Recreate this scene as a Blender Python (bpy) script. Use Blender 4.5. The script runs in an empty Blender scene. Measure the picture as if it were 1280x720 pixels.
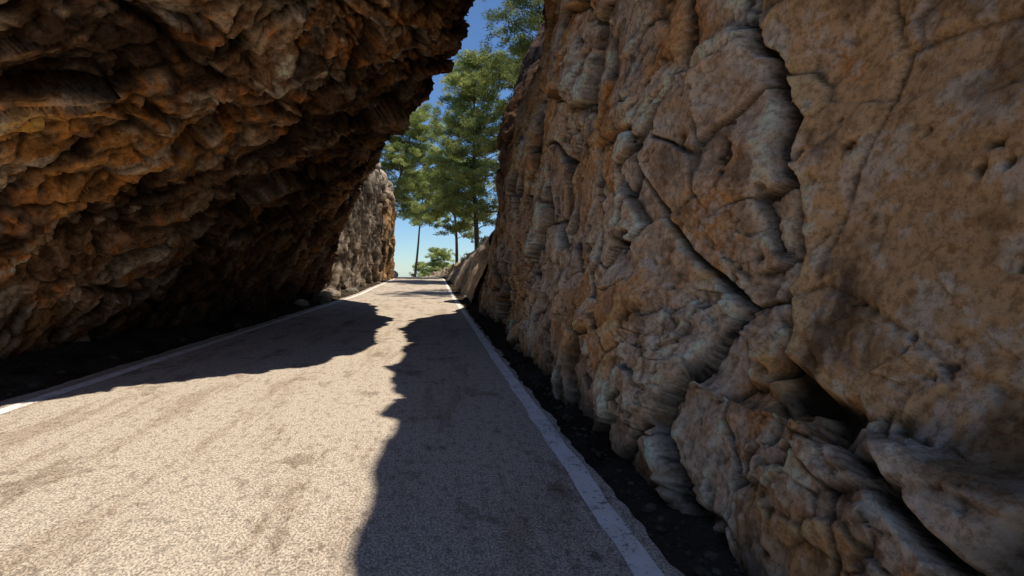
import bpy, math, random
import numpy as np
from mathutils import Vector, Matrix

scene = bpy.context.scene
scene.view_settings.view_transform = 'Standard'
scene.view_settings.look = 'None'
scene.view_settings.exposure = 0
scene.view_settings.gamma = 1

# ------------------------------------------------------------------ noise
def h3(ix, iy, iz, seed):
    h = (ix.astype(np.int64)*374761393 + iy.astype(np.int64)*668265263 + iz.astype(np.int64)*2147483647 + seed*974634777) & 0xFFFFFFFF
    h = ((h ^ (h >> 13)) * 1274126177) & 0xFFFFFFFF
    h = ((h ^ (h >> 16)) * 2246822519) & 0xFFFFFFFF
    h = h ^ (h >> 15)
    return (h & 0xFFFFFF).astype(np.float64) / float(0xFFFFFF)

def vnoise(P, seed=0):
    f = np.floor(P); t = P - f
    i = f.astype(np.int64)
    t = t*t*t*(t*(t*6-15)+10)
    out = 0
    for dx in (0, 1):
        wx = t[:, 0] if dx else 1-t[:, 0]
        for dy in (0, 1):
            wy = t[:, 1] if dy else 1-t[:, 1]
            for dz in (0, 1):
                wz = t[:, 2] if dz else 1-t[:, 2]
                out = out + wx*wy*wz*h3(i[:, 0]+dx, i[:, 1]+dy, i[:, 2]+dz, seed)
    return out*2-1

def fbm(P, oct=4, seed=0, gain=0.5):
    a = 1.0; s = 0; n = 0
    for k in range(oct):
        s = s + a*vnoise(P*(2.03**k)+k*17.3, seed+k); n += a; a *= gain
    return s/n
def ridged(P, oct=4, seed=0, gain=0.5):
    a = 1.0; s = 0; n = 0
    for k in range(oct):
        s = s + a*(1-2*np.abs(vnoise(P*(2.1**k)+k*11.3, seed+k))); n += a; a *= gain
    return s/n

def worley(P, seed=0):
    f = np.floor(P).astype(np.int64)
    N = len(P)
    F1 = np.full(N, 1e9); F2 = np.full(N, 1e9)
    C = np.zeros((N, 3)); ID = np.zeros((N, 3), dtype=np.int64)
    for dx in (-1, 0, 1):
        for dy in (-1, 0, 1):
            for dz in (-1, 0, 1):
                cx = f[:, 0]+dx; cy = f[:, 1]+dy; cz = f[:, 2]+dz
                px = cx+h3(cx, cy, cz, seed+1); py = cy+h3(cx, cy, cz, seed+2); pz = cz+h3(cx, cy, cz, seed+3)
                d = np.sqrt((px-P[:, 0])**2+(py-P[:, 1])**2+(pz-P[:, 2])**2)
                m = d < F1
                F2 = np.where(m, F1, np.minimum(F2, d))
                F1 = np.where(m, d, F1)
                C[m, 0] = px[m]; C[m, 1] = py[m]; C[m, 2] = pz[m]
                ID[m, 0] = cx[m]; ID[m, 1] = cy[m]; ID[m, 2] = cz[m]
    return F1, F2, C, ID

def blocks(P, seed, tilt=1.0, step=0.5):
    F1, F2, C, ID = worley(P, seed)
    r = [h3(ID[:, 0], ID[:, 1], ID[:, 2], seed+k)*2-1 for k in (11, 12, 13, 14)]
    D = P - C
    disp = tilt*(D[:, 0]*r[0]+D[:, 1]*r[1]+D[:, 2]*r[2]) + step*r[3]
    return disp, F2-F1, r[3]

def sstep(a, b, x):
    t = np.clip((x-a)/(b-a), 0, 1)
    return t*t*(3-2*t)
def mixc(c, col, m):
    return c*(1-m[:, None])+np.array(col)[None, :]*m[:, None]
def boxblur(A, r):
    for ax in (0, 1):
        pad = [(0, 0), (0, 0)]; pad[ax] = (r+1, r)
        S = np.cumsum(np.pad(A, pad, mode='edge'), axis=ax)
        n = A.shape[ax]
        hi = np.take(S, np.arange(n)+2*r+1, axis=ax); lo = np.take(S, np.arange(n), axis=ax)
        A = (hi-lo)/(2*r+1)
    return A

# ------------------------------------------------------------------ materials helpers
def new_mat(name):
    m = bpy.data.materials.new(name); m.use_nodes = True
    nt = m.node_tree; nt.nodes.clear()
    return m, nt
class NT:
    def __init__(s, nt): s.nt = nt
    def n(s, t, **kw):
        nd = s.nt.nodes.new(t)
        for k, v in kw.items(): setattr(nd, k, v)
        return nd
    def l(s, a, b): s.nt.links.new(a, b)
    def noise(s, vec, scale, detail=6, rough=0.6, dist=0.0):
        nd = s.n('ShaderNodeTexNoise')
        nd.inputs['Scale'].default_value = scale; nd.inputs['Detail'].default_value = detail
        nd.inputs['Roughness'].default_value = rough; nd.inputs['Distortion'].default_value = dist
        s.l(vec, nd.inputs['Vector']); return nd.outputs['Fac']
    def mapping(s, vec, scale=(1, 1, 1), rot=(0, 0, 0), loc=(0, 0, 0)):
        nd = s.n('ShaderNodeMapping')
        nd.inputs['Scale'].default_value = scale; nd.inputs['Rotation'].default_value = rot
        nd.inputs['Location'].default_value = loc
        s.l(vec, nd.inputs['Vector']); return nd.outputs[0]
    def ramp(s, fac, a, b, va=0.0, vb=1.0):
        nd = s.n('ShaderNodeMapRange'); nd.interpolation_type = 'SMOOTHSTEP'
        s.l(fac, nd.inputs[0]); nd.inputs[1].default_value = a; nd.inputs[2].default_value = b
        nd.inputs[3].default_value = va; nd.inputs[4].default_value = vb
        return nd.outputs[0]
    def mix(s, fac, a, b, blend='MIX'):
        nd = s.n('ShaderNodeMix'); nd.data_type = 'RGBA'; nd.blend_type = blend
        if isinstance(fac, (int, float)): nd.inputs[0].default_value = fac
        else: s.l(fac, nd.inputs[0])
        for idx, v in ((6, a), (7, b)):
            if isinstance(v, tuple): nd.inputs[idx].default_value = (*v, 1)
            else: s.l(v, nd.inputs[idx])
        return nd.outputs[2]
    def math(s, op, a, b=0.0):
        nd = s.n('ShaderNodeMath'); nd.operation = op
        for i, v in ((0, a), (1, b)):
            if isinstance(v, (int, float)): nd.inputs[i].default_value = v
            else: s.l(v, nd.inputs[i])
        return nd.outputs[0]

def rock_material(name, sc, bump, contrast=.55):
    """mineral colour comes from the 'col' attribute; grain and relief are procedural"""
    m, nt = new_mat(name); g = NT(nt)
    out = g.n('ShaderNodeOutputMaterial'); bs = g.n('ShaderNodeBsdfDiffuse')
    bs.inputs['Roughness'].default_value = 0.6
    g.l(bs.outputs[0], out.inputs[0])
    co = g.n('ShaderNodeTexCoord').outputs['Object']
    n4 = g.noise(co, sc, 6, 0.78)
    c = g.n('ShaderNodeAttribute', attribute_name='col').outputs['Color']
    dk = g.mix(1.0, c, (contrast, contrast*.90, contrast*.80), 'MULTIPLY')
    c = g.mix(g.ramp(n4, 0.38, 0.56), dk, c)
    g.l(c, bs.inputs['Color'])
    bp = g.n('ShaderNodeBump'); bp.inputs['Strength'].default_value = 1.0; bp.inputs['Distance'].default_value = bump
    g.l(n4, bp.inputs['Height']); g.l(bp.outputs[0], bs.inputs['Normal'])
    return m
mat_right = rock_material('rock_tan', 21, .026, .62)
mat_left = rock_material('rock_rust', 9, .06, .5)
mat_far = rock_material('rock_grey', 3, .09, .6)
mat_bank = rock_material('rock_pale', 5, .08, .7)

# ------------------------------------------------------------------ lofted rock
def catmull(ys, V, q):
    ys = np.array(ys, float); n = len(ys)
    i = np.clip(np.searchsorted(ys, q, side='right')-1, 0, n-2)
    y0 = ys[i]; y1 = ys[i+1]; t = ((q-y0)/(y1-y0))[:, None, None]
    T = np.zeros_like(V)
    for k in range(n):
        a = max(k-1, 0); b = min(k+1, n-1)
        T[k] = (V[b]-V[a])/(ys[b]-ys[a])
    h = (y1-y0)[:, None, None]
    p0 = V[i]; p1 = V[i+1]; m0 = T[i]*h; m1 = T[i+1]*h
    t2 = t*t; t3 = t2*t
    return (2*t3-3*t2+1)*p0+(t3-2*t2+t)*m0+(-2*t3+3*t2)*p1+(t3-t2)*m1

def loft(name, keys, yq, sp, disp_fn, mat, flip=False, crev=.6):
    ys = [k[0] for k in keys]; V = np.array([k[1] for k in keys], float)
    S = catmull(ys, V, yq)
    S2 = np.transpose(S, (1, 0, 2))
    S3 = catmull(list(range(V.shape[1])), S2, sp)
    ns, ny = S3.shape[:2]
    P = np.zeros((ns, ny, 3))
    P[:, :, 0] = S3[:, :, 0]; P[:, :, 2] = S3[:, :, 1]; P[:, :, 1] = yq[None, :]
    du = np.gradient(P, axis=0); dv = np.gradient(P, axis=1)
    N = np.cross(du, dv); N /= (np.linalg.norm(N, axis=2, keepdims=True)+1e-9)
    if flip: N = -N
    Pf = P.reshape(-1, 3); Nf = N.reshape(-1, 3)
    d, col = disp_fn(Pf)
    # ambient shade painted into the colour: crevices darkened, exposed edges lightened
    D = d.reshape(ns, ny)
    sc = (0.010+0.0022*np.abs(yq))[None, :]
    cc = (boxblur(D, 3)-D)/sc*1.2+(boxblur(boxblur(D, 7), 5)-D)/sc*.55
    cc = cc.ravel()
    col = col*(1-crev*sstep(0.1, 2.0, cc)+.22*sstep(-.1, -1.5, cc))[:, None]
    Pf = Pf + Nf*d[:, None]
    idx = np.arange(ns*ny).reshape(ns, ny)
    a = idx[:-1, :-1].ravel(); b = idx[1:, :-1].ravel(); c = idx[1:, 1:].ravel(); e = idx[:-1, 1:].ravel()
    F = np.stack([a, b, c, e] if not flip else [a, e, c, b], axis=1)
    return mesh_np(name, Pf, F, mat, col)

def mesh_np(name, P, F, mat, col=None, smooth=True):
    me = bpy.data.meshes.new(name)
    k = F.shape[1]
    me.vertices.add(len(P)); me.vertices.foreach_set('co', P.astype(np.float32).ravel())
    me.loops.add(F.size); me.loops.foreach_set('vertex_index', F.astype(np.int32).ravel())
    me.polygons.add(len(F))
    me.polygons.foreach_set('loop_start', np.arange(0, F.size, k, dtype=np.int32))
    me.polygons.foreach_set('loop_total', np.full(len(F), k, dtype=np.int32))
    me.polygons.foreach_set('use_smooth', np.full(len(F), smooth))
    me.update(calc_edges=True)
    if col is not None:
        at = me.attributes.new('col', 'FLOAT_COLOR', 'POINT')
        c4 = np.concatenate([np.clip(col, 0, .85), np.ones((len(col), 1))], axis=1)
        at.data.foreach_set('color', c4.astype(np.float32).ravel())
    me.materials.append(mat)
    ob = bpy.data.objects.new(name, me); scene.collection.objects.link(ob)
    return ob

def warp(P, sc, amp, seed):
    return P + amp*np.stack([vnoise(P*sc+5.1, seed), vnoise(P*sc+9.7, seed+1), vnoise(P*sc+3.3, seed+2)], axis=1)

def seg_dist(y, z, pts):
    d = np.full(len(y), 1e9)
    for (a, b) in zip(pts[:-1], pts[1:]):
        ax, az = a; bx, bz = b
        vx, vz = bx-ax, bz-az
        t = np.clip(((y-ax)*vx+(z-az)*vz)/(vx*vx+vz*vz), 0, 1)
        d = np.minimum(d, np.hypot(y-ax-t*vx, z-az-t*vz))
    return d

def disp_right(P):
    W = warp(P, 0.9, 0.18, 3); W = warp(W, 3.5, 0.025, 8)
    big = fbm(P*0.45+3.0, 3, 21)
    crack = [(2.78, 0.92), (2.9, 1.5), (3.05, 2.1), (3.12, 2.6), (3.5, 3.2), (3.8, 4.4), (4.2, 6)]
    yy = P[:, 1]+0.12*vnoise(P*2.2, 60)+0.05*vnoise(P*7, 61); zz = P[:, 2]+0.08*vnoise(P*2.5+4, 62)+.03*vnoise(P*8, 63)
    cx = np.interp(zz, [p[1] for p in crack], [p[0] for p in crack])
    slab = sstep(0.08, -0.12, yy-cx)*sstep(0.78, 0.98, zz)
    rough = 1-0.85*slab
    S = np.array([1, 0.85, 0.8])
    b1, e1, r1 = blocks(rotx(W, .5)*S*0.75, 31, 1.0, 0.35)
    b2, e2, r2 = blocks(rotx(W, -.4)*S*2.1, 41, 1.2, 0.42)
    b3, e3, r3 = blocks(rotx(warp(P, 4, .04, 77), .6)*np.array([1, .8, 1.1])*5.5, 51, 1.4, 0.5)
    b4, e4, r4 = blocks(warp(P, 9, .02, 78)*14.0, 151, 1.3, 0.4)
    low = sstep(2.4, 0.6, P[:, 2])
    f = fbm(W*2.2, 6, 71, 0.6)
    rg = ridged(W*1.4+8, 5, 81, .55)
    patch = sstep(-0.35, 0.10, fbm(P*0.8+2, 3, 91))*rough
    patch3 = sstep(-0.12, 0.25, fbm(P*1.3+12, 3, 95))*(.15+.85*rough)
    d = 0.15*big + rough*0.24*b1 + (0.015+0.072*patch)*b2*(0.8+.2*low) + (0.004+.028*patch3)*b3 + .009*b4*(.25+patch3)
    d += 0.07*f*(0.35+rough*.65) + 0.05*rg*rough
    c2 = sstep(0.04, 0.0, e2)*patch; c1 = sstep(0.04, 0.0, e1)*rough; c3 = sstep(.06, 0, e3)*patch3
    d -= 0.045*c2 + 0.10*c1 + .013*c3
    dc = np.abs(seg_dist(yy, zz, crack)); wdt = .03+.07*np.abs(vnoise(P*3, 66))
    k = sstep(wdt+.03, 0.0, dc); d -= 0.20*k
    led = [(0.6, 0.52), (1.5, 0.60), (2.0, 0.74), (2.78, 0.96)]
    kl = sstep(0.07, 0.0, seg_dist(yy, zz, led)); d -= 0.16*kl
    hole = 0
    for hy, hz, hr in ((2.08, 1.95, .07), (4.9, 2.3, .11), (4.4, 1.75, .09), (6.2, 3.0, .16), (5.3, 1.5, .1), (2.25, 1.2, .04), (3.9, 2.5, .08), (7.5, 2.4, .2)):
        hole = np.maximum(hole, sstep(hr, hr*0.3, np.hypot(yy-hy, (zz-hz)*0.8)+.05*vnoise(P*11, 68)))
    d -= 0.12*hole
    pit = sstep(.36, .62, fbm(P*6+40, 4, 111, .6)); d -= .035*pit
    d += 0.014*fbm(P*9, 5, 101, .65)
    far = sstep(20, 12, P[:, 1])*0.35+0.65
    n = len(P); c = np.tile(np.array([.72, .49, .315]), (n, 1))
    q1 = fbm(W*1.1+30, 5, 401, .6); q2 = fbm(W*2.6+50, 5, 411, .62); q3 = fbm(P*7+60, 5, 421, .65); q4 = fbm(W*.7+70, 4, 431, .6)
    c = mixc(c, (.85, .68, .51), sstep(-.10, .20, q2)*.75*rough)
    c = mixc(c, (.80, .43, .18), sstep(.0, .22, q1)*.8)
    c = mixc(c, (.82, .50, .24), slab*.8)
    c = mixc(c, (.80, .35, .11), sstep(.06, .28, q3+.6*q1)*.6)
    c = mixc(c, (.62, .51, .40), sstep(.12, .3, q4)*.4*rough)
    c = mixc(c, (.85, .74, .60), sstep(.12, .3, q3-.3*q1)*.6)
    c *= (1+.22*r2*patch+.16*r3*patch3+.08*r1)[:, None]
    st = fbm(W*np.array([1.8, 2.6, .28])+80, 5, 441, .62)
    c = mixc(c, (.16, .09, .045), sstep(.04, .28, st)*(.2+.60*slab))
    c = mixc(c, (.15, .09, .055), sstep(.08, .40, fbm(W*3.6+90, 5, 451, .65))*.5)
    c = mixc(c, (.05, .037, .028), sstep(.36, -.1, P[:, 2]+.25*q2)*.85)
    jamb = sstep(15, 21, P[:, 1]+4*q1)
    c = mixc(c, (.11, .06, .04), jamb*.75)  # shadow side of the far protrusion painted in as dark colour
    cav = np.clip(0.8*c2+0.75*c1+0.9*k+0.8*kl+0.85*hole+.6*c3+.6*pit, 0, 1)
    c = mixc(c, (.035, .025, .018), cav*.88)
    return d*far, c

def rotx(P, ang):
    c, s = math.cos(ang), math.sin(ang)
    return np.stack([P[:, 0], P[:, 1]*c-P[:, 2]*s, P[:, 1]*s+P[:, 2]*c], axis=1)

def disp_left(P):
    R = rotx(P, math.radians(-38))
    A = R*np.array([0.8, 0.33, 1.15])
    W = warp(A, 0.9, 0.35, 203)
    big = fbm(P*0.3+13.0, 3, 221)
    b1, e1, r1 = blocks(W*0.75, 231, 1.0, 0.45)
    b2, e2, r2 = blocks(W*2.0, 241, 1.1, 0.45)
    b3, e3, r3 = blocks(warp(P, 3, .08, 277)*np.array([1, .8, 1.3])*3.0, 251, 1.1, 0.4)
    f = fbm(W*2.2, 6, 271, 0.62)
    rg = ridged(W*1.0+8, 5, 281, .58)
    rg2 = ridged(R*np.array([2, .9, 3.2])+28, 4, 285, .6)
    d = 0.35*big+0.30*b1+0.16*b2+0.07*b3+0.15*f+0.12*rg+.05*rg2-0.05
    c1 = sstep(0.06, 0, e1); c2 = sstep(0.08, 0, e2)
    d -= 0.14*c1+0.07*c2
    d += 0.03*fbm(P*6, 4, 291, .6)
    n = len(P); c = np.tile(np.array([.32, .19, .11]), (n, 1))
    q1 = fbm(W*1.0+30, 5, 501, .6); q2 = fbm(W*2.4+50, 5, 511, .65); q3 = fbm(P*3.2+60, 5, 521, .68); q4 = fbm(P*.35+70, 3, 531, .6)
    c = mixc(c, (.64, .48, .32), sstep(.0, .28, q2)*.75)
    c = mixc(c, (.76, .38, .12), sstep(.04, .26, q1+.35*q3)*.85)
    c = mixc(c, (.72, .28, .07), sstep(.14, .34, q3)*.7)
    c = mixc(c, (.76, .64, .50), sstep(.10, .30, fbm(W*3+95, 5, 561, .65))*.8)
    c *= (1+.25*r2+.2*r3)[:, None]
    st = fbm(R*np.array([1.0, .25, 1.6])+80, 5, 541, .62)
    c = mixc(c, (.045, .03, .022), sstep(.04, .28, st)*.85)
    c = mixc(c, (.05, .032, .022), sstep(.0, .3, q4)*.5)
    c = mixc(c, (.035, .025, .02), sstep(8.0, 14, P[:, 1]+5*q1)*sstep(13, 3, P[:, 2])*.70)  # deep shade low under the far overhang, painted into the colour
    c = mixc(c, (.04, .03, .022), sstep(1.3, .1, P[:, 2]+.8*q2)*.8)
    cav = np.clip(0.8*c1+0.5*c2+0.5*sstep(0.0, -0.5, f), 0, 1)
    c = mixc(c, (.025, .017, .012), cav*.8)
    return d, c

def disp_far_base(P):
    W = warp(P, 0.8, 0.4, 303)
    b1, e1, r1 = blocks(W*np.array([.4, .3, .28]), 331, 1, .45)
    b2, e2, r2 = blocks(W*np.array([1.1, .8, .75]), 341, 1, .4)
    f = fbm(W*np.array([1.3, 1.1, .8]), 6, 371, .62)
    c1 = sstep(.07, 0, e1); c2 = sstep(.06, 0, e2)
    d = .55*b1+.17*b2+.35*f-.14*c1-.05*c2
    return d, np.clip(.6*c1+.25*c2+.5*sstep(0, -.5, f), 0, 1), r2, W
def disp_far(P):
    d, cav, r2, W = disp_far_base(P)
    c = np.tile(np.array([.23, .175, .125]), (len(P), 1))
    c = mixc(c, (.36, .30, .235), sstep(0, .25, fbm(W*1.2+9, 5, 601, .65)))
    c = mixc(c, (.62, .36, .16), sstep(47, 55, P[:, 1]+4*r2)*.85)  # far end painted orange as if sunlit
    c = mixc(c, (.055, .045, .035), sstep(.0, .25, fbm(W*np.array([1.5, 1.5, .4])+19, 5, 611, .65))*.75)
    c = mixc(c, (.62, .53, .42), sstep(8.0, 10.0, P[:, 2])*.8)  # sunlit look of the wall top painted in as paler colour
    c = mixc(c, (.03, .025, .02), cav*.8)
    return d, c
def disp_bank(P):
    d, cav, r2, W = disp_far_base(P)
    c = np.tile(np.array([.54, .45, .34]), (len(P), 1))
    c = mixc(c, (.64, .56, .46), sstep(0, .25, fbm(W*1.2+9, 5, 601, .65)))
    c = mixc(c, (.46, .31, .18), sstep(.05, .3, fbm(W*.8+29, 5, 621, .65)))
    c = mixc(c, (.14, .13, .06), sstep(.12, .3, fbm(W*1.8+49, 5, 631, .65))*.5)
    return d, mixc(c, (.12, .1, .07), cav*.6)

def yspace(y0, yn, y1, dmin, k):
    out = [yn]
    while out[-1] < y1: out.append(out[-1]+max(dmin, k*out[-1]))
    pre = []; y = yn
    d = dmin
    while y > y0:
        d *= 1.06; y -= d; pre.append(y)
    return np.array(pre[::-1]+out)

zr = [-0.3, .35, .8, 1.0, 2, 3, 4.5, 6, 8, 10, 12, 14]
def rsec(xs, dx=0):
    pts = [(x+dx, z) for x, z in zip(xs, zr)]
    pts += [(xs[-1]+dx+4, 15.2), (18+dx, 13), (22+dx, -1)]
    return pts
near = [1.48, 1.50, 1.70, 1.95, 2.15, 2.3, 2.4, 2.5, 2.65, 2.85, 3.45, 5]
jm = [1.8, 1.9, 2.1, 2.2, 2.7, 3.0, 3.1, 3.0, 3.15, 3.75, 4.6, 6.0]
rk = [(-9, rsec([x for x in near], 4)),
      (-6, rsec(near, 0.6)), (-2, rsec(near)), (1, rsec(near)), (2.6, rsec([1.42, 1.46, 1.62, 1.85, 2.08, 2.25, 2.38, 2.5, 2.65, 2.85, 3.45, 5])),
      (4, rsec([1.44, 1.5, 1.58, 1.64, 1.85, 2.05, 2.2, 2.35, 2.6, 2.85, 3.5, 5])),
      (8, rsec([1.55, 1.62, 1.68, 1.72, 1.88, 2.0, 2.12, 2.35, 2.7, 2.85, 3.5, 5])),
      (14, rsec([1.6, 1.68, 1.72, 1.75, 1.9, 2.0, 2.25, 2.65, 3.35, 3.0, 3.3, 4.6])),
      (18, rsec([1.7, 1.75, 1.8, 1.82, 2.0, 2.25, 2.5, 2.75, 3.5, 4.3, 5.2, 6.3])),
      (21.5, rsec([1.85, 1.95, 2.1, 2.2, 2.6, 2.95, 3.1, 3.3, 4.0, 4.9, 5.7, 6.9])),
      (24, rsec(jm)), (26.5, rsec(jm, 2)), (31, rsec(jm, 8))]
sp = np.concatenate([np.linspace(0, 3, 120, endpoint=False), np.linspace(3, 5, 220, endpoint=False), np.linspace(5, 7, 110, endpoint=False),
                     np.linspace(7, 11, 120, endpoint=False), np.linspace(11, 14, 30)])
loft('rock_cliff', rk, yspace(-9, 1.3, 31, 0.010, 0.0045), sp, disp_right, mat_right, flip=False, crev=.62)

zl = [-0.3, 1.2, 2.6, 4, 5.3, 6.1, 7.1, 8, 9, 10.5, 12.5]
def lsec(xs, dx=0):
    pts = [(x+dx, z) for x, z in zip(xs, zl)]
    pts += [(xs[-1]+dx-4, 14.2), (-18+dx, 12), (-22+dx, -1)]
    return pts
lk = [(-3, lsec([-9, -9, -8.8, -8.6, -8.4, -8.2, -8, -8, -8, -8.5, -9.5])),
      (2.5, lsec([-6.8, -6.6, -6.2, -5.6, -5, -4.7, -4.3, -4.2, -4.2, -4.6, -6])),
      (5.4, lsec([-6.5, -6.2, -5.6, -4.6, -3.7, -3.1, -2.4, -2.1, -1.9, -2.2, -3.5])),
      (7.6, lsec([-6.4, -6.0, -5.2, -3.9, -2.2, -1.2, -.2, .5, .9, .9, .2])),
      (11, lsec([-6.3, -5.9, -5, -3.5, -1.7, -.7, .2, .8, 1.2, 1.8, 1.6])),
      (14, lsec([-6.2, -5.7, -4.9, -3.3, -1.5, -.35, .35, .1, .5, 1.9, 2.0])),
      (18, lsec([-6.0, -5.6, -5, -3.9, -2.5, -1.9, -1.1, -.5, 0, .3, 1.3])),
      (22, lsec([-5.9, -5.5, -5, -4.2, -3.3, -2.8, -2.1, -1.5, -1.1, -.4, .5])),
      (26, lsec([-5.9, -5.6, -5.3, -5.0, -4.5, -4.3, -3.9, -3.5, -3.1, -2.7, -2.3])),
      (29, lsec([-9]*11)), (33, lsec([-14]*11))]
sp = np.concatenate([np.linspace(0, 9, 470, endpoint=False), np.linspace(9, 13, 60)])
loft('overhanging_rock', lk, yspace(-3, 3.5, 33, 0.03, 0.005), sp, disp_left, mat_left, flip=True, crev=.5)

def fsec(x, zt):
    return [(x, -0.5), (x+.15, 2), (x+.4, 4.5), (x+.6, 7), (x+.5, zt-1.5), (x-.1, zt), (x-4, zt+.8), (x-12, zt), (x-16, -2)]
fk = [(24, fsec(-7.5, 9)), (30, fsec(-6.1, 10)), (38, fsec(-5.9, 10.5)), (46, fsec(-5.7, 11)), (54, fsec(-5.5, 11.5)), (60, fsec(-5.25, 10.8)), (63, fsec(-6.3, 9)), (70, fsec(-11, 7))]
sp = np.concatenate([np.linspace(0, 6, 190, endpoint=False), np.linspace(6, 8, 20)])
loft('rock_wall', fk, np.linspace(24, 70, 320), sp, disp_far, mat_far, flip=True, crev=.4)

# ------------------------------------------------------------------ terrain, road
def hz(y):
    y = np.asarray(y, float)
    t = np.clip(y-28, 0, 40)
    h = 0.016*t*np.clip(t/10, 0, 1)
    u = np.clip(y-66, 0, None)
    h = h - np.where(u < 60, 0.0024*u*u, 0.0024*3600+0.288*(u-60))
    return np.maximum(h, -60)
def rcx(y):
    u = np.clip(np.asarray(y, float)-56, 0, None)
    return -0.006*u*u

gy = np.concatenate([[-3000, -800, -200, -60, -30], np.arange(-15, 30, .12), np.arange(30, 130, 1.0), [140, 160, 200, 260, 340, 600, 1200, 3000]])
gx = np.concatenate([[-3000, -800, -200, -60, -30, -20], np.arange(-14, -8, .4), np.arange(-8, 3, .1), np.arange(3, 14, .5), [15, 20, 30, 60, 200, 800, 3000]])
GX, GY = np.meshgrid(gx, gy)
P = np.stack([GX.ravel(), GY.ravel(), hz(GY).ravel()], axis=1)
off = np.maximum(P[:, 0]-rcx(P[:, 1])-1.26, -4.95-(P[:, 0]-rcx(P[:, 1])))
P[:, 2] += -0.02 + sstep(0, .3, off)*(0.05*(vnoise(P*3, 5)+0.6)+.04*vnoise(P*7, 6)+0.02) + sstep(.1, 1.5, off)*.22
idx = np.arange(len(P)).reshape(GX.shape)
F = np.stack([idx[:-1, :-1].ravel(), idx[:-1, 1:].ravel(), idx[1:, 1:].ravel(), idx[1:, :-1].ravel()], axis=1)
m, nt = new_mat('dirt'); g = NT(nt)
out = g.n('ShaderNodeOutputMaterial'); bs = g.n('ShaderNodeBsdfDiffuse'); g.l(bs.outputs[0], out.inputs[0])
co = g.n('ShaderNodeTexCoord').outputs['Object']
n1 = g.noise(co, 1.2, 3, .7); n2 = g.noise(co, 25, 3, .7)
c = g.mix(g.ramp(n1, .35, .65), (0.035, 0.026, 0.018), (0.07, 0.053, 0.038))
c = g.mix(g.ramp(n2, .58, .7), c, (0.15, 0.115, 0.08))
g.l(c, bs.inputs['Color'])
bp = g.n('ShaderNodeBump'); bp.inputs['Distance'].default_value = .04; g.l(n2, bp.inputs['Height']); g.l(bp.outputs[0], bs.inputs['Normal'])
mesh_np('ground', P, F, m)

def strip(name, x0, x1, nx, mat, dz, y0=-14, y1=118, edge=0.0, seed=1):
    ys = np.concatenate([np.arange(y0, 30, .06), np.arange(30, y1, .5)])
    t = np.linspace(0, 1, nx)
    T, Y = np.meshgrid(t, ys)
    e0 = x0 + edge*vnoise(np.stack([ys*0+3, ys*2.5, ys*0], 1), seed) + edge*.6*vnoise(np.stack([ys*0+3, ys*8, ys*0], 1), seed+4)
    e1 = x1 + edge*vnoise(np.stack([ys*0+7, ys*2.5, ys*0], 1), seed+1) + edge*.6*vnoise(np.stack([ys*0+3, ys*8, ys*0], 1), seed+5)
    X = e0[:, None]*(1-T)+e1[:, None]*T+rcx(Y)
    P = np.stack([X.ravel(), Y.ravel(), hz(Y).ravel()+dz], axis=1)
    i = np.arange(len(P)).reshape(X.shape)
    F = np.stack([i[:-1, :-1].ravel(), i[:-1, 1:].ravel(), i[1:, 1:].ravel(), i[1:, :-1].ravel()], axis=1)
    return mesh_np(name, P, F, mat)

m, nt = new_mat('worn_asphalt'); g = NT(nt)
out = g.n('ShaderNodeOutputMaterial'); bs = g.n('ShaderNodeBsdfDiffuse'); g.l(bs.outputs[0], out.inputs[0])
co = g.n('ShaderNodeTexCoord').outputs['Object']
agg = g.noise(g.mapping(co, scale=(1, .7, 1)), 75, 3, .8); agg2 = g.noise(g.mapping(co, scale=(1, .6, 1), loc=(3, 3, 0)), 16, 7, .8)
pat = g.noise(g.mapping(co, scale=(1, .6, 1)), 1.5, 8, .76); pat2 = g.noise(g.mapping(co, scale=(1, .14, 1), loc=(9, 4, 0)), 2.2, 7, .74)
c = g.mix(g.ramp(agg, .38, .60), (0.25, 0.205, 0.165), (0.76, 0.65, 0.52))
c = g.mix(g.ramp(agg2, .50, .60, 0, .65), c, (0.22, 0.18, 0.145))
dk = g.mix(1.0, c, (.56, .51, .47), 'MULTIPLY')
c = g.mix(g.ramp(pat, .54, .61, 0, .75), c, dk)
dk2 = g.mix(1.0, c, (.70, .64, .59), 'MULTIPLY')
c = g.mix(g.ramp(pat2, .50, .62, 0, .7), c, dk2)
g.l(c, bs.inputs['Color'])
bp = g.n('ShaderNodeBump'); bp.inputs['Distance'].default_value = .006; bp.inputs['Strength'].default_value = .9
g.l(g.math('ADD', agg, agg2), bp.inputs['Height']); g.l(bp.outputs[0], bs.inputs['Normal'])
strip('road', -4.95, 1.20, 24, m, 0.0, edge=.035)

m, nt = new_mat('worn_paint'); g = NT(nt)
out = g.n('ShaderNodeOutputMaterial'); bs = g.n('ShaderNodeBsdfDiffuse')
co = g.n('ShaderNodeTexCoord').outputs['Object']
n1 = g.noise(co, 26, 4, .75); n2 = g.noise(co, 3, 3, .7)
g.l(g.mix(g.ramp(n2, .3, .7), (.80, .74, .67), (.90, .86, .80)), bs.inputs['Color'])
tr = g.n('ShaderNodeBsdfTransparent'); mx = g.n('ShaderNodeMixShader')
g.l(g.ramp(g.math('ADD', g.math('MULTIPLY', n1, .7), g.math('MULTIPLY', n2, .3)), .40, .45), mx.inputs[0])
g.l(tr.outputs[0], mx.inputs[1]); g.l(bs.outputs[0], mx.inputs[2]); g.l(mx.outputs[0], out.inputs[0])
strip('road_marking', -4.69, -4.51, 2, m, .005, edge=.014, seed=30)
strip('road_marking', 0.98, 1.13, 2, m, .005, edge=.012, seed=40)

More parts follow.
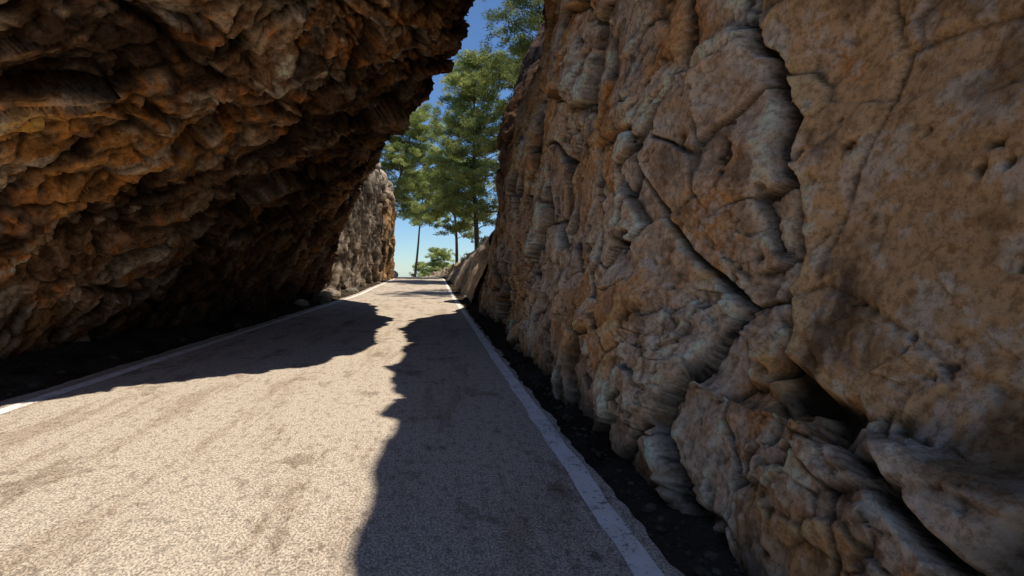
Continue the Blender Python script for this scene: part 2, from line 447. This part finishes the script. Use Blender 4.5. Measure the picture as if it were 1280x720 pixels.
by = np.linspace(22, 92, 300); bx = np.concatenate([np.linspace(0, 6, 110), np.linspace(6.2, 30, 40)])
BX, BY = np.meshgrid(bx, by)
hgt = np.interp(BY, [22, 30, 40, 55, 70, 92], [4.6, 4.2, 3.6, 2.8, 1.8, .5])
rise = 1-np.exp(-BX/1.3)
P = np.stack([(BX+1.55+rcx(BY)).ravel(), BY.ravel(), (hz(BY)-.25+hgt*rise*1.1).ravel()], axis=1)
d, col = disp_bank(P*1.3)
P[:, 2] += d*.6*sstep(0, 1.2, BX.ravel()); P[:, 0] += -d*.3
i = np.arange(len(P)).reshape(BX.shape)
F = np.stack([i[:-1, :-1].ravel(), i[:-1, 1:].ravel(), i[1:, 1:].ravel(), i[1:, :-1].ravel()], axis=1)
mesh_np('rocky_bank', P, F, mat_bank, col)

rng = np.random.default_rng(5)
def ico(sub):
    import bmesh
    bm = bmesh.new(); bmesh.ops.create_icosphere(bm, subdivisions=sub, radius=1)
    V = np.array([v.co[:] for v in bm.verts]); F = np.array([[v.index for v in f.verts] for f in bm.faces]); bm.free()
    return V, F
IV, IF = ico(3)
Vs = []; Fs = []; Cs = []; n = 0
def stone(x, y, r, base=(.09, .068, .048)):
    global n
    V = IV*np.array([1, rng.uniform(.7, 1.3), rng.uniform(.5, .8)])*r
    dd, e, _ = blocks(IV*1.1+rng.uniform(0, 50, 3), int(rng.integers(1000)), .5, .1)
    V = V*(1+.45*dd[:, None]); a = rng.uniform(0, 6.28)
    V = np.stack([V[:, 0]*math.cos(a)-V[:, 1]*math.sin(a), V[:, 0]*math.sin(a)+V[:, 1]*math.cos(a), V[:, 2]], 1)
    V += np.array([x, y, float(hz(y))+r*.3])
    Vs.append(V); Fs.append(IF+n); Cs.append(np.tile(np.array(base)*rng.uniform(.6, 1.7), (len(V), 1))); n += len(V)
for _ in range(420):
    y = rng.uniform(2, 30) if rng.random() < .5 else rng.uniform(2, 9)
    if rng.random() < .45: stone(-5.1-abs(rng.normal(0, .5)), y, rng.uniform(.015, .07)*(1+(rng.random() < .1)*1.2))
    else: stone(1.31+abs(rng.normal(0, .07)), y, rng.uniform(.006, .026)*(1+(rng.random() < .10)))
for x, y, r in ((-5.25, 23.5, .42), (-5.5, 24.8, .55), (-5.45, 21, .3), (-5.6, 27.5, .5), (1.9, 27, .3), (-5.3, 33, .35), (-5.6, 64, .8), (-6.3, 68, 1.3)):
    stone(x, y, r, (.30, .26, .21))
mesh_np('loose_stones', np.concatenate(Vs), np.concatenate(Fs), mat_far, np.concatenate(Cs), smooth=False)

# ------------------------------------------------------------------ pines
mb, nt = new_mat('pine_bark'); g = NT(nt)
out = g.n('ShaderNodeOutputMaterial'); bs = g.n('ShaderNodeBsdfDiffuse'); g.l(bs.outputs[0], out.inputs[0])
co = g.n('ShaderNodeTexCoord').outputs['Object']
g.l(g.mix(g.ramp(g.noise(g.mapping(co, scale=(4, 4, 1)), 3, 3, .7), .4, .6), (.07, .05, .035), (.2, .15, .11)), bs.inputs['Color'])
def leafmat(name):
    m, nt = new_mat(name); g = NT(nt)
    out = g.n('ShaderNodeOutputMaterial'); bs = g.n('ShaderNodeBsdfDiffuse'); tl = g.n('ShaderNodeBsdfTranslucent'); mx = g.n('ShaderNodeMixShader')
    c = g.n('ShaderNodeAttribute', attribute_name='col').outputs['Color']
    g.l(c, bs.inputs[0]); g.l(c, tl.inputs[0]); mx.inputs[0].default_value = .5
    g.l(bs.outputs[0], mx.inputs[1]); g.l(tl.outputs[0], mx.inputs[2]); g.l(mx.outputs[0], out.inputs[0])
    return m
ml = leafmat('pine_needles')

def tube(pts, rads, seg=8):
    pts = np.array(pts, float); V = []; F = []
    for i, p in enumerate(pts):
        t = pts[min(i+1, len(pts)-1)]-pts[max(i-1, 0)]; t /= np.linalg.norm(t)+1e-9
        a = np.cross(t, [0.3, 1, .1]); a /= np.linalg.norm(a); b = np.cross(t, a)
        for k in range(seg):
            an = 2*math.pi*k/seg
            V.append(p+rads[i]*(a*math.cos(an)+b*math.sin(an)))
    for i in range(len(pts)-1):
        for k in range(seg):
            F.append([i*seg+k, i*seg+(k+1) % seg, (i+1)*seg+(k+1) % seg, (i+1)*seg+k])
    return np.array(V), np.array(F)

def pine(base, H, crown0, R, lean=(0, 0), seed=1, nl=44, leafs=230, size=.16, tr=.22, tint=1.0, name='pine_tree', top=.16):
    rg = np.random.default_rng(seed)
    e = bpy.data.objects.new(name, None); scene.collection.objects.link(e); e.location = base
    nseg = 12; tp = []
    for i in range(nseg+1):
        t = i/nseg
        tp.append(np.array([lean[0]*t**1.3+.3*math.sin(t*6+seed)*t, lean[1]*t**1.3+.3*math.cos(t*5+seed)*t, H*t*.97-.6*(i == 0)]))
    tp = np.array(tp); tt = np.linspace(0, 1, nseg+1)
    Vs, Fs = [], []; n = 0
    def add(V, F):
        nonlocal n
        Vs.append(V); Fs.append(F+n); n += len(V)
    add(*tube(tp, [tr*(1-.88*t) for t in tt], 10))
    cl = []
    for k in range(nl):
        u = (k+rg.random())/nl; t = crown0+(1-crown0)*u**.9
        p = np.array([np.interp(t, tt, tp[:, j]) for j in range(3)])
        prof = math.sin(math.pi*min(1, top+(1-top)*u)**.85)**.6*.95+.12
        L = R*prof*rg.uniform(.4, 1.2)
        az = k*2.399+rg.uniform(-.5, .5); up = rg.uniform(.0, .55)+.35*u
        d = np.array([math.cos(az), math.sin(az), up]); bp_ = []
        for j in range(5):
            s = j/4; bp_.append(p+d*L*s+np.array([0, 0, .12*L*math.sin(s*3)])+rg.normal(0, .05*L, 3)*s)
        r0 = max(.018, .28*tr*(1-t*.7))
        add(*tube(bp_, [r0*(1-.8*j/4) for j in range(5)], 5))
        for q in range(int(3+L*1.8)):
            s = rg.uniform(.3, 1.08); c = np.array([np.interp(min(s, 1), np.linspace(0, 1, 5), np.array(bp_)[:, j]) for j in range(3)])
            o = rg.normal(0, 1, 3)*np.array([.24, .24, .14])*L*.8
            add(*tube([c, c+o*.5+[0, 0, .05], c+o], [r0*.35, r0*.25, r0*.1], 4))
            cl.append((c+o, rg.uniform(.25, .72)*(.65+.10*R)))
    for q in range(5): cl.append((tp[-1]+rg.normal(0, .3, 3), .45))
    tk = mesh_np('trunk', np.concatenate(Vs), np.concatenate(Fs), mb); tk.parent = e
    C = []; K = []
    for c, r in cl:
        m_ = max(20, int(leafs*r*r*1.6))
        dirs = rg.normal(0, 1, (m_, 3)); dirs /= np.linalg.norm(dirs, axis=1, keepdims=True)
        rr = r*rg.random((m_, 1))**.45
        C.append(c+dirs*rr*np.array([1, 1, .6]))
        ty = rg.random(); colr = np.array([.13, .17, .05])*(1-ty)+np.array([.34, .36, .13])*ty
        K.append(colr[None, :]*rg.uniform(.7, 1.25, (m_, 1))*tint)
    C = np.concatenate(C); K = np.concatenate(K); N = len(C)
    a = rg.normal(0, 1, (N, 3)); a[:, 2] = np.abs(a[:, 2])*.8; a /= np.linalg.norm(a, axis=1, keepdims=True)
    b = rg.normal(0, 1, (N, 3)); b = np.cross(a, b); b /= np.linalg.norm(b, axis=1, keepdims=True)
    s = size*rg.uniform(.6, 1.4, (N, 1))
    V = np.stack([C-b*s*.26, C+b*s*.26, C+a*s*1.5], axis=1).reshape(-1, 3)
    fo = mesh_np('foliage', V, np.arange(3*N).reshape(-1, 3), ml, np.repeat(K, 3, axis=0), smooth=False); fo.parent = e
    return e

pine((4.1, 49, 2.6), 19.6, .14, 4.1, (-.7, 0), 3, 92, 230, .16, tr=.26, tint=1.5)
pine((2.7, 62, 1.2), 14.5, .28, 3.8, (-.4, 0), 7, 56, 220, .17, tr=.22, tint=1.5)
pine((-6.2, 66, 6.0), 15.0, .20, 5.2, (3.8, 0), 11, 66, 210, .17, tr=.24, tint=1.55)
pine((-3.4, 86, -1.5), 19.5, .52, 4.6, (2.2, 0), 13, 54, 190, .19, tr=.26, tint=1.8)
pine((7.2, 31, 4.0), 16.6, .50, 3.6, (-1.1, 0), 17, 52, 300, .11, tr=.22, tint=1.1)
pine((8.5, 45, 3.4), 18.0, .40, 4.2, (0, 0), 19, 50, 230, .17, tr=.24)
pine((0.6, 96, -3.0), 8.4, .1, 2.9, (0, 0), 23, 40, 190, .2, tr=.16, tint=1.8)
pine((-2.8, 112, -6.0), 9.0, .1, 2.9, (0, 0), 29, 40, 170, .2, tr=.16, tint=1.8)

def shrub(x, y, z, r, seed):
    rg = np.random.default_rng(seed)
    N = int(900*r*r+300)
    cc = rg.normal(0, .45*r, (14, 3))*np.array([1, 1, .6])+[0, 0, .45*r]
    C = cc[rg.integers(0, 14, N)]+rg.normal(0, .2*r, (N, 3)); C[:, 2] = np.abs(C[:, 2])
    a = rg.normal(0, 1, (N, 3)); a /= np.linalg.norm(a, axis=1, keepdims=True)
    b = np.cross(a, rg.normal(0, 1, (N, 3))); b /= np.linalg.norm(b, axis=1, keepdims=True)
    s = .07*rg.uniform(.6, 1.5, (N, 1))*(1+.3*r)
    V = np.stack([C-b*s*.5, C+b*s*.5, C+a*s*1.6], axis=1).reshape(-1, 3)+np.array([x, y, z])
    K = np.array([.15, .16, .07])[None, :]*rg.uniform(.6, 1.5, (N, 1))
    mesh_np('shrub', V, np.arange(3*N).reshape(-1, 3), ml, np.repeat(K, 3, axis=0), smooth=False)
for k, (x, y, z, r) in enumerate([(3.8, 36, 3.3, .6), (4.4, 42, 3.1, .8), (3.4, 55, 2.3, .7), (2.6, 66, 1.4, .8), (-6.4, 47, 11.1, .7), (-6.2, 58, 11.2, .9), (1.7, 76, .3, 1.0)]):
    shrub(x, y, z, r, 50+k)

# ------------------------------------------------------------------ light
to_sun = Vector((0.32, -0.10, 1.0)).normalized()
sl = bpy.data.lights.new('sun', 'SUN'); sl.energy = 5.0; sl.angle = math.radians(.5); sl.color = (1, .92, .80)
so = bpy.data.objects.new('sun', sl); scene.collection.objects.link(so)
so.rotation_euler = to_sun.to_track_quat('Z', 'Y').to_euler(); so.location = (0, 0, 40)
w = bpy.data.worlds.new('World'); scene.world = w; w.use_nodes = True
nt = w.node_tree; nt.nodes.clear()
sky = nt.nodes.new('ShaderNodeTexSky'); sky.sky_type = 'NISHITA'; sky.sun_disc = False
sky.sun_elevation = math.asin(to_sun.z); sky.sun_rotation = math.atan2(to_sun.x, to_sun.y)
sky.altitude = 600; sky.air_density = 1.0; sky.dust_density = .1; sky.ozone_density = 1.5
tn = nt.nodes.new('ShaderNodeMix'); tn.data_type = 'RGBA'; tn.blend_type = 'MULTIPLY'; tn.inputs[0].default_value = 1
tn.inputs[7].default_value = (.66, .85, 1.05, 1)
bg = nt.nodes.new('ShaderNodeBackground'); bg.inputs[1].default_value = .125
o = nt.nodes.new('ShaderNodeOutputWorld'); nt.links.new(sky.outputs[0], tn.inputs[6]); nt.links.new(tn.outputs[2], bg.inputs[0]); nt.links.new(bg.outputs[0], o.inputs[0])

# ------------------------------------------------------------------ camera
cam = bpy.data.cameras.new('camera'); co_ = bpy.data.objects.new('camera', cam); scene.collection.objects.link(co_)
cam.sensor_width = 36; cam.lens = 18; cam.shift_x = 97/1280; cam.shift_y = -22/1280
cam.clip_start = .05; cam.clip_end = 6000
co_.location = (0, 0, 1.5); co_.rotation_euler = (math.radians(90), 0, 0)
scene.camera = co_
